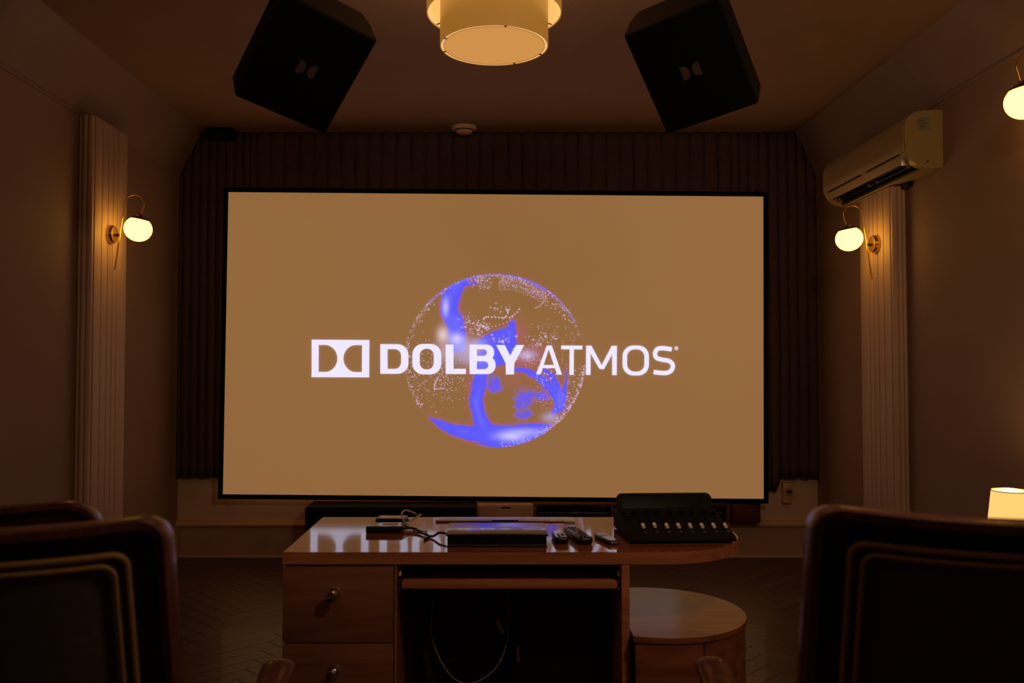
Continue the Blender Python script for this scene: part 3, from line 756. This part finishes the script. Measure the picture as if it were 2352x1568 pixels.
MB().lathe([(0,0),(.005,0),(.004,.003),(0,.004)], 12, Matrix.Translation((-.08, 0, .03)) @ Matrix.Rotation(PI/2, 4, 'X')).build('screw', M['acdark'], t)
MB().box(-.03, 0, .32, .44, -.03, .002, .003).build('pipe_cover', M['acdark'], t)

# ------------------------------------------------------------------ desk
dk = empty('desk', (0, 2.755, 0), label='cherry wood desk with drawers and a rounded right end', cat='desk')
DEP = .648
top = [(-.679, 0)]
cxr, rr_ = .865-DEP/2, DEP/2
for i in range(25):
    a = -PI/2+PI*i/24; top.append((cxr+rr_*math.cos(a), DEP/2+rr_*math.sin(a)))
top.append((-.679, DEP))
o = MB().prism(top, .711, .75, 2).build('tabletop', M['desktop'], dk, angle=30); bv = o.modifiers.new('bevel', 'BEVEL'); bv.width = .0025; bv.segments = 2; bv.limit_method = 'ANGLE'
# edge band (wood grain facing the room)
eb = MB(); n = len(top)
out = [(a, b_) for a, b_ in top]
band = [( -.679, -.0015)]+[(cxr+(rr_+.0015)*math.cos(-PI/2+PI*i/24), DEP/2+(rr_+.0015)*math.sin(-PI/2+PI*i/24)) for i in range(25)]
vs_ = [(a, b_, z) for z in (.712, .749) for a, b_ in band]; m_ = len(band)
MB().add(vs_, [(i, i+1, m_+i+1, m_+i) for i in range(m_-1)]).build('edge_band', M['desk'], dk, fix=False)
MB().box(-.675, -.315, .022, .60, .03, .708).build('drawer_carcass', M['drawer'], dk)
MB().box(-.318, -.312, .0, .60, .03, .709).build('carcass_side', M['desk'], dk)
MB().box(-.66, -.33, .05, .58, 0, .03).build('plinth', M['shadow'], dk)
for z0, z1 in ((.463, .704), (.216, .459), (.034, .212)):
    d = MB().box(-.677, -.322, 0, .022, z0, z1, .002).build('drawer', M['drawer'], dk)
    kz = z0+.153 if z1 > .3 else (z0+z1)/2
    MB().lathe([(0,0),(.02,0),(.02,.003),(.009,.006),(.007,.014),(.012,.019),(.0195,.028),(.0205,.034),(.016,.041),(0,.045)], 28, Matrix.Translation((-.513, 0, kz)) @ Matrix.Rotation(PI/2, 4, 'X')).build('knob', M['chrome'], d)
MB().box(.408, .434, 0, .60, 0, .709, .0015).build('side_panel', M['desk'], dk)
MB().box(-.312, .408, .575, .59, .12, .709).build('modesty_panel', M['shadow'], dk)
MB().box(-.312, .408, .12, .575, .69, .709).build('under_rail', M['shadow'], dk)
kb = MB().box(-.296, .394, .0, .40, .634, .656, .002).build('keyboard_shelf', M['desk'], dk)
for x in (-.304, .401):
    MB().box(x-.007, x+.006, .01, .45, .628, .662).build('slide_rail', M['acdark'], dk)
    for z in (.632, .658): MB().tube([(x, .006, z), (x, .014, z)], .005, 10).build('rail_screw', M['silver'], dk)
    MB().tube([(x, .012, .67), (x, .03, .69)], .006, 8).build('rail_hook', M['brass'], dk)

# keyboard lying on the shelf
t = empty('keyboard', (.0, 2.90, .656), label='black keyboard on the pull-out shelf under the desk top', cat='keyboard')
MB().box(-.21, .21, 0, .15, 0, .014, .004).build('case', M['plastic'], t)
for r_ in range(5): MB().box(-.2, .2, .012+r_*.027, .034+r_*.027, .013, .021, .002).build('key_row', M['plastic'], t)

# round-fronted low cabinet at the right of the desk
cx_, cy_, rc_ = .555, 2.99, .308
rcab = empty('rounded_cabinet', (cx_, cy_, 0), label='low round-fronted wooden cabinet beside the right end of the desk', cat='cabinet')
xcut = .4375-cx_
def dsec(r, cut):
    a0 = math.acos(cut/r); pts = []
    for i in range(49):
        a = -a0+2*a0*i/48; pts.append((r*math.cos(a), r*math.sin(a)))
    return pts
MB().prism(dsec(rc_, xcut), .482, .5, 2).build('top', M['round'], rcab, angle=30)
def shell(a0, a1, z0, z1, r):
    n_ = max(4, int((a1-a0)/.06)); mb = MB()
    o_ = [(r*math.cos(a0+(a1-a0)*i/n_), r*math.sin(a0+(a1-a0)*i/n_)) for i in range(n_+1)]
    i_ = [(q[0]*(r-.018)/r, q[1]*(r-.018)/r) for q in o_]
    return mb.prism(o_+i_[::-1], z0, z1, 2)
acut = math.acos((xcut+.006)/(rc_-.004))
aseam = -math.acos(.247/(rc_-.004))      # door seam
aseam = -1.218
shell(-acut, aseam-.012, .03, .479, rc_-.004).build('curved_door', M['round'], rcab, angle=50)
shell(aseam+.004, acut, .03, .479, rc_-.004).build('curved_side', M['round'], rcab, angle=50)
MB().prism(dsec(rc_-.03, xcut+.012), .0, .478, 2).build('core', M['shadow'], rcab)

# ------------------------------------------------------------------ things on the desk
ZD = .75
def at(name, x, y, rz, label, cat, group=None, z=ZD): return empty(name, (x, y, z), rz, label, cat, group)
# fader controller
t = at('fader_mixer', .638, 2.885, math.radians(3), 'black mixing controller with eight silver faders at right of the desk', 'mixer')
W2 = .182
prof = [(0, .004), (0, .014), (.012, .024), (.235, .072), (.30, .072), (.30, .004)]
mb = MB(); nseg = 1
o = mb.prism(prof, -W2, W2, 0).build('case', M['matte'], t); bv = o.modifiers.new('bevel', 'BEVEL'); bv.width = .012; bv.segments = 3; bv.limit_method = 'ANGLE'; bv.angle_limit = 1.0
for sx in (-.15, .15):
    for sy in (.03, .27): MB().lathe([(0,0),(.012,0),(.012,.006),(0,.006)], 12, Matrix.Translation((sx, sy, 0))).build('foot', M['rubber'], t)
slope = math.atan2(.048, .223)
TP = Matrix.Translation((0, .012, .0245)) @ Matrix.Rotation(slope, 4, 'X')     # deck plane: x, along slope, normal
fl_ = [(x, z) for x, z in rrect(-W2+.004, W2-.008, 0, .072, .022, 6, (0,0,1,1))]
flap = MB().prism(fl_, 0, .018, 1, Matrix.Translation((0, .232, .070)) @ Matrix.Rotation(-.55, 4, 'X')).build('display_flap', M['matte'], t)
MB().box(-.16, .14, -.0015, .001, .012, .055, M=Matrix.Translation((0, .232, .070)) @ Matrix.Rotation(-.55, 4, 'X')).build('display', M['gloss'], flap)
for k_ in range(8):
    x = -.121+k_*.0408
    slot = MB().box(x-.0022, x+.0022, .04, .145, -.001, .0006, M=TP).build('fader_slot', M['gloss'], t)
    yc = .068 + (.006 if k_ == 1 else 0) - .0007*k_
    cp = MB().prism([(yc-.011, .004), (yc-.0105, .013), (yc-.004, .0105), (yc+.004, .0105), (yc+.0105, .0145), (yc+.012, .004)], x-.0052, x+.0052, 0, TP).build('fader_cap', M['capsilver'], slot)
    MB().box(x-.0015, x+.0015, yc-.006, yc+.006, .0, .004, M=TP).build('fader_stem', M['plastic'], slot)
    MB().box(x-.0045, x+.0045, .026, .033, 0, .0022, .001, M=TP).build('select_button', M['silver'], t)
    for yy in (.152, .164): MB().box(x-.0055, x+.0055, yy, yy+.008, 0, .003, .001, M=TP).build('button', M['plastic'], t)
    MB().lathe([(0,0),(.008,0),(.0075,.014),(.006,.016),(0,.016)], 18, TP @ Matrix.Translation((x, .195, 0))).build('encoder_knob', M['gloss'], t)
    MB().box(x-.004, x-.001, .212, .214, 0, .0012, M=TP).build('indicator', M['paper'], t)
for yy in (.15, .175, .2): MB().box(-.168, -.146, yy, yy+.012, 0, .003, .001, M=TP).build('button', M['plastic'], t)
MB().box(-.15, -.142, .213, .216, 0, .0015, M=TP).build('indicator', M['paper'], t)

# slim black player
t = at('media_player', .0095, 2.83, 0, 'slim glossy black box with a silver line at the front centre of the desk', 'media player')
MB().box(-.164, .164, 0, .21, .004, .036, .003).build('case', M['gloss'], t)
MB().box(-.169, .169, -.004, .215, .036, .042, .0025).build('lid', M['gloss'], t)
MB().box(-.164, .164, -.0015, .001, .0065, .0085).build('trim_line', M['silver'], t)
MB().box(-.165, .165, -.001, .2, .0, .0045).build('base', M['rubber'], t)
MB().box(-.004, .004, -.003, 0, .006, .0095).build('logo_stud', M['silver'], t)
# long silver device at the back
t = at('silver_keyboard', .042, 3.285, 0, 'long slim silver keyboard lying along the back of the desk', 'keyboard')
MB().box(-.267, .267, 0, .075, .001, .0075, .002).build('body', M['silver'], t)
MB().box(-.05, .05, -.002, .02, .0055, .0095, .001).build('notch', M['gloss'], t)
MB().box(.225, .268, -.003, .012, .001, .0105, .002).build('end_clip', M['capsilver'], t)
for x in (-.195, -.08, .075, .108, .133, .153, .175, .197):
    MB().lathe([(0,0),(.004,0),(.0035,.004),(0,.005)], 10, Matrix.Translation((x, .012, .0075))).build('stud', M['capsilver'], t)
for r_ in range(3): MB().box(-.255, .255, .022+r_*.017, .036+r_*.017, .007, .0085, .0007).build('key_row', M['silver'], t)
for x in (-.25, .25): MB().box(x-.01, x+.01, .01, .06, 0, .003).build('foot', M['rubber'], t)

# external drives
def drive(x, y, rz, wd, dp, h, label, frame):
    t = at('hard_drive', x, y, rz, label, 'hard drive', 'external drives on the desk')
    MB().box(-wd/2, wd/2, 0, dp, 0, h, .004).build('case', M['plastic'], t)
    MB().box(-wd/2+.006, wd/2-.006, .006, dp-.006, h-.001, h+.001).build('top_plate', M['gloss'], t)
    if frame:
        for a in ((-wd/2+.012, wd/2-.012, .012, .014), (-wd/2+.012, wd/2-.012, dp-.014, dp-.012), (-wd/2+.012, -wd/2+.014, .012, dp-.012), (wd/2-.014, wd/2-.012, .012, dp-.012)):
            MB().box(*a, h, h+.0016).build('label_frame', M['paper'], t)
    else:
        MB().box(-.01, .045, dp*.3, dp*.75, h, h+.002).build('label', M['paper'], t)
    MB().box(wd/2-.02, wd/2+.012, dp*.4, dp*.4+.012, .006, .014, .002).build('plug', M['rubber'], t)
    return t
drive(-.392, 3.065, .03, .132, .085, .024, 'thick black external drive at the front of the drive pair on the desk', False)
drive(-.392, 3.235, -.05, .112, .08, .022, 'black external drive with a framed label at the left back of the desk', True)
def cable(name, pts, r, m, label, n=9):
    o = MB().tube(spline(pts, n), r, 8).build(name, M[m]); return tag(o, label, 'cable')
cable('black_cable', [(-.326,3.105,ZD+.011),(-.29,3.10,ZD+.012),(-.25,3.03,ZD+.006),(-.215,2.985,ZD+.006),(-.19,2.975,ZD+.02),(-.165,2.95,ZD+.022)], .0042, 'rubber', 'black cable from the front drive to the slim black box')
cable('cable_offshoot', [(-.222,2.99,ZD+.005),(-.235,2.955,ZD+.0042),(-.238,2.935,ZD+.0042)], .004, 'rubber', 'short black cable end lying beside the slim black box')
cable('white_cable', [(-.30,3.30,ZD+.03),(-.335,3.26,ZD+.05),(-.345,3.2,ZD+.045),(-.325,3.15,ZD+.02),(-.295,3.12,ZD+.006),(-.27,3.1,ZD+.004),(-.24,3.08,ZD+.004)], .0032, 'whitecable', 'white cable looping up from the external drives')
cable('white_plug_lead', [(-.335,3.17,ZD+.014),(-.31,3.2,ZD+.022),(-.275,3.23,ZD+.04)], .0042, 'whitecable', 'stiff white plug lead sticking up beside the drives')

# remotes
def remote(x, y, rz, ln, wd, h, label, kind):
    t = at('remote_control', x, y, rz, label, 'remote', 'remote controls on the desk')
    pl = rrect(-wd/2, wd/2, 0, ln, wd*.28, 5)
    o = MB().prism(pl, 0, h, 2).build('body', M['plastic'], t); bv = o.modifiers.new('bevel', 'BEVEL'); bv.width = h*.3; bv.segments = 2; bv.limit_method = 'ANGLE'
    fc = MB().prism(rrect(-wd/2+.005, wd/2-.005, .006, ln-.006, wd*.2, 4), h-.001, h+.0006, 2).build('face', M['gloss'], t)
    if kind == 'grid':
        for r_ in range(int(ln/.02)-1):
            for c_ in range(3):
                MB().box(-wd*.3+c_*wd*.22, -wd*.3+c_*wd*.22+wd*.15, .016+r_*.02, .027+r_*.02, h, h+.003, .001).build('button', M['whitecable' if (r_*3+c_) % 7 == 2 else 'plastic'], fc)
    elif kind == 'few':
        for r_ in range(3):
            for c_ in range(2): MB().box(-.012+c_*.014, -.002+c_*.014, .015+r_*.02, .022+r_*.02, h, h+.002, .001).build('button', M['silver' if r_ == 0 and c_ else 'plastic'], fc)
    else:
        MB().lathe([(.009,0),(.014,0),(.014,.0015),(.009,.0015)], 24, Matrix.Translation((0, ln*.7, h)), close=True).build('ring_pad', M['silver'], fc)
        MB().box(-wd*.34, wd*.34, -.001, .003, .004, h-.003, .001).build('end_plate', M['silver'], t)
    return t
remote(.228, 2.88, .05, .125, .046, .022, 'small black remote nearest the slim black box', 'few')
remote(.308, 2.865, .18, .215, .05, .026, 'long black button remote, middle of three on the desk', 'grid')
remote(.402, 2.865, .28, .135, .042, .015, 'slim dark remote with a metal end next to the mixer', 'ring')

# ------------------------------------------------------------------ under the desk
t = empty('computer_tower', (.235, 2.98, 0), label='black computer tower standing under the desk on the right', cat='computer')
MB().box(-.165, .165, 0, .33, .02, .56, .006).build('case', M['black'], t)
cfp = MB().box(-.16, .16, -.012, .002, .03, .55, .006).build('front_panel', M['plastic'], t)
MB().box(-.158, -.148, -.016, -.01, .33, .382, .002).build('handle', M['brass'], cfp)
for x in (-.13, .13): MB().box(x-.02, x+.02, .02, .3, 0, .022, .003).build('foot', M['rubber'], t)
cable('cable_bundle', [(-.12,3.30,.66),(-.17,3.18,.60),(-.22,3.0,.52),(-.235,2.96,.40),(-.22,2.95,.28),(-.18,2.97,.15),(-.1,3.05,.03)], .017, 'rubber', 'thick black cable bundle hanging under the desk')
cable('thin_white_wire', [(-.2,2.97,.60),(-.215,2.93,.46),(-.19,2.92,.37),(-.14,2.92,.295),(-.08,2.92,.275),(-.01,2.92,.31),(.035,2.93,.38),(.05,2.95,.48),(.045,2.99,.58)], .0011, 'whitecable', 'thin pale wire looping down under the desk', 12)
cable('hanging_black_lead', [(.0,3.2,.62),(-.05,3.0,.50),(-.09,2.96,.40),(-.14,2.96,.34),(-.2,2.97,.325)], .006, 'rubber', 'thinner black lead curving behind the pale wire under the desk')
t = empty('cable_connector', (.02, 2.99, .445), label='reddish cable connector hanging under the keyboard shelf', cat='connector')
t.rotation_euler = (0, -.45, 0)
MB().box(-.006, .006, -.006, .006, -.025, .025, .002).build('plug_body', M['paper'], t)
MB().tube([(0,0,.025),(-.0,0,.06),(.01,.02,.2)], .004, 8).build('lead', M['rubber'], t)

# ------------------------------------------------------------------ armchairs
def make_chair(name, loc, rz, label, H=1.10, W=.36, corner=.036, m_in='leather', m_panel='chaircloth', group='wood framed armchairs facing the screen', pip=True, arms=True):
    t = empty(name, loc, rz, label, 'armchair', group)
    zb = .36
    def S(x, z): return -.10*(1-(x/W)**2) - .17*(z-zb)/(H-zb)
    def wz(z): return 1.0
    def U(x, z):
        sag = -.012*(1-(x/W)**2)*max(0, (z-zb)/(H-zb))**3
        return Vector((x*wz(z), S(x, z), z+sag))
    def outline(ins, r):
        w_ = W-ins; zt_ = H-ins; pts = [(-w_, zb+ins*.6+(zt_-r-zb-ins*.6)*i/10) for i in range(10)]
        pts += [(-w_+r-r*math.cos(a), zt_-r+r*math.sin(a)) for a in [PI/2*i/8 for i in range(9)]]
        pts += [(-w_+r+(2*w_-2*r)*i/14, zt_) for i in range(1, 14)]
        pts += [(w_-r+r*math.sin(a), zt_-r+r*math.cos(a)) for a in [PI/2*i/8 for i in range(9)]]
        pts += [(w_, zt_-r-(zt_-r-zb-ins*.6)*i/10) for i in range(1, 11)]
        return pts
    # frame: band swept round the back
    path = outline(.010, corner); mb = MB(); vs = []; n_ = 8
    for i, (x, z) in enumerate(path):
        a = Vector(path[max(i-1, 0)]); b_ = Vector(path[min(i+1, len(path)-1)]); d = (b_-a).normalized(); nr = Vector((-d.y, d.x))
        c = U(x, z)
        for (ou, oy) in ((.010, -.008), (.007, -.014), (-.007, -.014), (-.010, -.008), (-.010, .04), (-.007, .048), (.007, .048), (.010, .04)):
            vs.append(c+Vector((nr.x*ou, oy, nr.y*ou)))
    fs = [(i*n_+j, i*n_+(j+1) % n_, (i+1)*n_+(j+1) % n_, (i+1)*n_+j) for i in range(len(path)-1) for j in range(n_)]
    fs += [tuple(range(n_)), tuple((len(path)-1)*n_+j for j in range(n_))]
    mb.add(vs, fs).build('back_frame', M['chairwood'], t)
    # recessed back board
    def sheet(ins, r, y0, y1, nm, m, puff=0):
        def half(z):
            w_ = W-ins; zt_ = H-ins
            if z > zt_-r: q = z-(zt_-r); return w_-r+math.sqrt(max(0, r*r-q*q))
            return w_
        def fn(yo, pf):
            def f(u, v):
                zt_ = H-ins; z = zb+.02+(zt_-zb-.02)*(1-(1-v)**1.6); h_ = half(z); x = -h_+2*h_*u
                p_ = U(x, z); p_.y += yo-pf*min(1, 8*u*(1-u))*min(1, 10*(1-v)); return p_
            return f
        mb = MB(); mb.grid(fn(y0, puff), 26, 26); mb.grid(fn(y1, 0), 26, 26, flip=True)
        k1 = 27*27
        rim_ = [i for i in range(27)]+[27*j+26 for j in range(1, 27)]+[26*27+i for i in range(25, -1, -1)]+[27*j for j in range(25, 0, -1)]
        for a, b_ in zip(rim_, rim_[1:]+rim_[:1]): mb.f.append((a, b_, b_+k1, a+k1))
        return mb.build(nm, M[m], t, angle=50)
    sheet(.018, corner*.8, .008, .04, 'back_board', m_in)
    bp_ = sheet(.06, corner*.6, -.006, .01, 'back_panel', m_panel, .01)
    sheet(.05, corner*.7, .04, .09, 'inner_cushion', m_panel)
    if pip:
        for ins, rr, nm in ((.058, .0055, 'piping'), (.075, .004, 'piping')):
            MB().tube([U(x, z)+Vector((0, -.012 if ins < .07 else -.017, 0)) for x, z in outline(ins, corner*.62)], rr, 8).build(nm, M['piping'], bp_)
    # seat
    MB().box(-W+.03, W-.03, -.06, .50, .30, .44, .035, seg=4).build('seat_cushion', M[m_panel], t)
    MB().box(-W+.02, W-.02, -.07, .50, .24, .30, .012).build('seat_frame', M['chairwood'], t)
    for sx in (-1, 1):
        if not arms:
            MB().tube([(sx*(W-.03), .46, 0), (sx*(W-.03), .46, .26)], .018, 10).build('front_leg', M['chairwood'], t)
            MB().tube(spline([(sx*(W-.03), -.12, 0), (sx*(W-.03), -.04, .25), (sx*(W-.03), -.02, .42)], 6), [.015]*6+[.02]*7, 10).build('rear_leg', M['chairwood'], t)
            continue
        ar = spline([(sx*(W-.01), -.02, .60), (sx*(W+.02), .12, .565), (sx*(W+.045), .28, .552), (sx*(W+.062), .4, .565), (sx*(W+.068), .48, .588), (sx*(W+.068), .50, .58)], 6)
        k_ = len(ar); rs = [.018+.02*min(1, i/(k_*.7)) for i in range(k_)]; rs[-1] = .012; rs[-2] = .028; rs[-3] = .035
        MB().tube(ar, rs, 14, sect=(1.15, .62)).build('armrest', M['chairwood'], t)
        MB().tube(spline([(sx*(W-.005), .46, 0), (sx*(W+.02), .44, .3), (sx*(W+.06), .44, .57)], 6), [.016]*6+[.02]*6+[.022], 10).build('front_leg', M['chairwood'], t)
        MB().tube(spline([(sx*(W-.03), -.12, 0), (sx*(W-.03), -.04, .25), (sx*(W-.03), -.02, .42)], 6), [.015]*6+[.02]*7, 10).build('rear_leg', M['chairwood'], t)
    MB().tube([(-W+.02, .44, .2), (W-.02, .44, .2)], .012, 8).build('stretcher', M['chairwood'], t)
    return t
make_chair('armchair', (.935, 1.655, 0), math.radians(-5), 'dark armchair back filling the lower right foreground in front of the table lamp')
make_chair('armchair', (-.942, 1.655, 0), math.radians(3), 'dark armchair with olive piping filling the lower left foreground', H=1.083)
make_chair('armchair', (-1.52, 2.62, 0), math.radians(6), 'oxblood armchair partly hidden behind the left foreground chair', H=.965, corner=.09, m_in='darkred', m_panel='darkred', pip=False, arms=False)

# ------------------------------------------------------------------ side table with lamp at the right wall
t = empty('side_table', (1.985, 3.3, 0), label='small round side table under the table lamp by the right wall', cat='table')
MB().lathe([(0,.5),(.2,.5),(.205,.508),(.205,.516),(.198,.525),(0,.525)], 40).build('table_top', M['chairwood'], t)
MB().lathe([(.0,.05),(.03,.05),(.022,.12),(.02,.4),(.035,.5),(0,.5)], 20).build('column', M['chairwood'], t)
for k_ in range(3):
    a = 2*PI*k_/3+.4
    MB().tube(spline([(0,0,.12),(.1*math.cos(a),.1*math.sin(a),.08),(.19*math.cos(a),.19*math.sin(a),.012)], 6), .013, 8).build('foot', M['chairwood'], t)
t = empty('table_lamp', (1.985, 3.3, .525), label='small lit table lamp with a white tapered shade behind the right chair', cat='lamp')
MB().lathe([(0,0),(.05,0),(.05,.012),(.012,.02),(.01,.21),(0,.21)], 24).build('lamp_base', M['brass'], t)
zs = .215
MB().lathe([(.078,zs),(.064,zs+.128),(.0615,zs+.128),(.0755,zs)], 48, close=True).build('lamp_shade', M['tableshade'], t)
MB().lathe([(.0632,zs+.127),(.0655,zs+.127),(.0655,zs+.1305),(.0632,zs+.1305)], 48, close=True).build('shade_rim', M['brass'], t)
MB().lathe([(0,.0),(.012,.0),(.014,.03),(.022,.055),(.016,.08),(0,.088)], 18, Matrix.Translation((0,0,.205))).build('bulb', M['globe'], t)
for k_ in range(3):
    a = 2*PI*k_/3; MB().tube([(0,0,.21),(.074*math.cos(a),.074*math.sin(a),zs+.02)], .002, 6).build('shade_wire', M['brass'], t)
ld = bpy.data.lights.new('table_lamp_light', 'POINT'); ld.energy = 4.0; ld.color = (1, .6, .28); ld.shadow_soft_size = .02
lo = bpy.data.objects.new('table_lamp_light', ld); C.objects.link(lo); lo.parent = t; lo.location = (0, 0, .325)
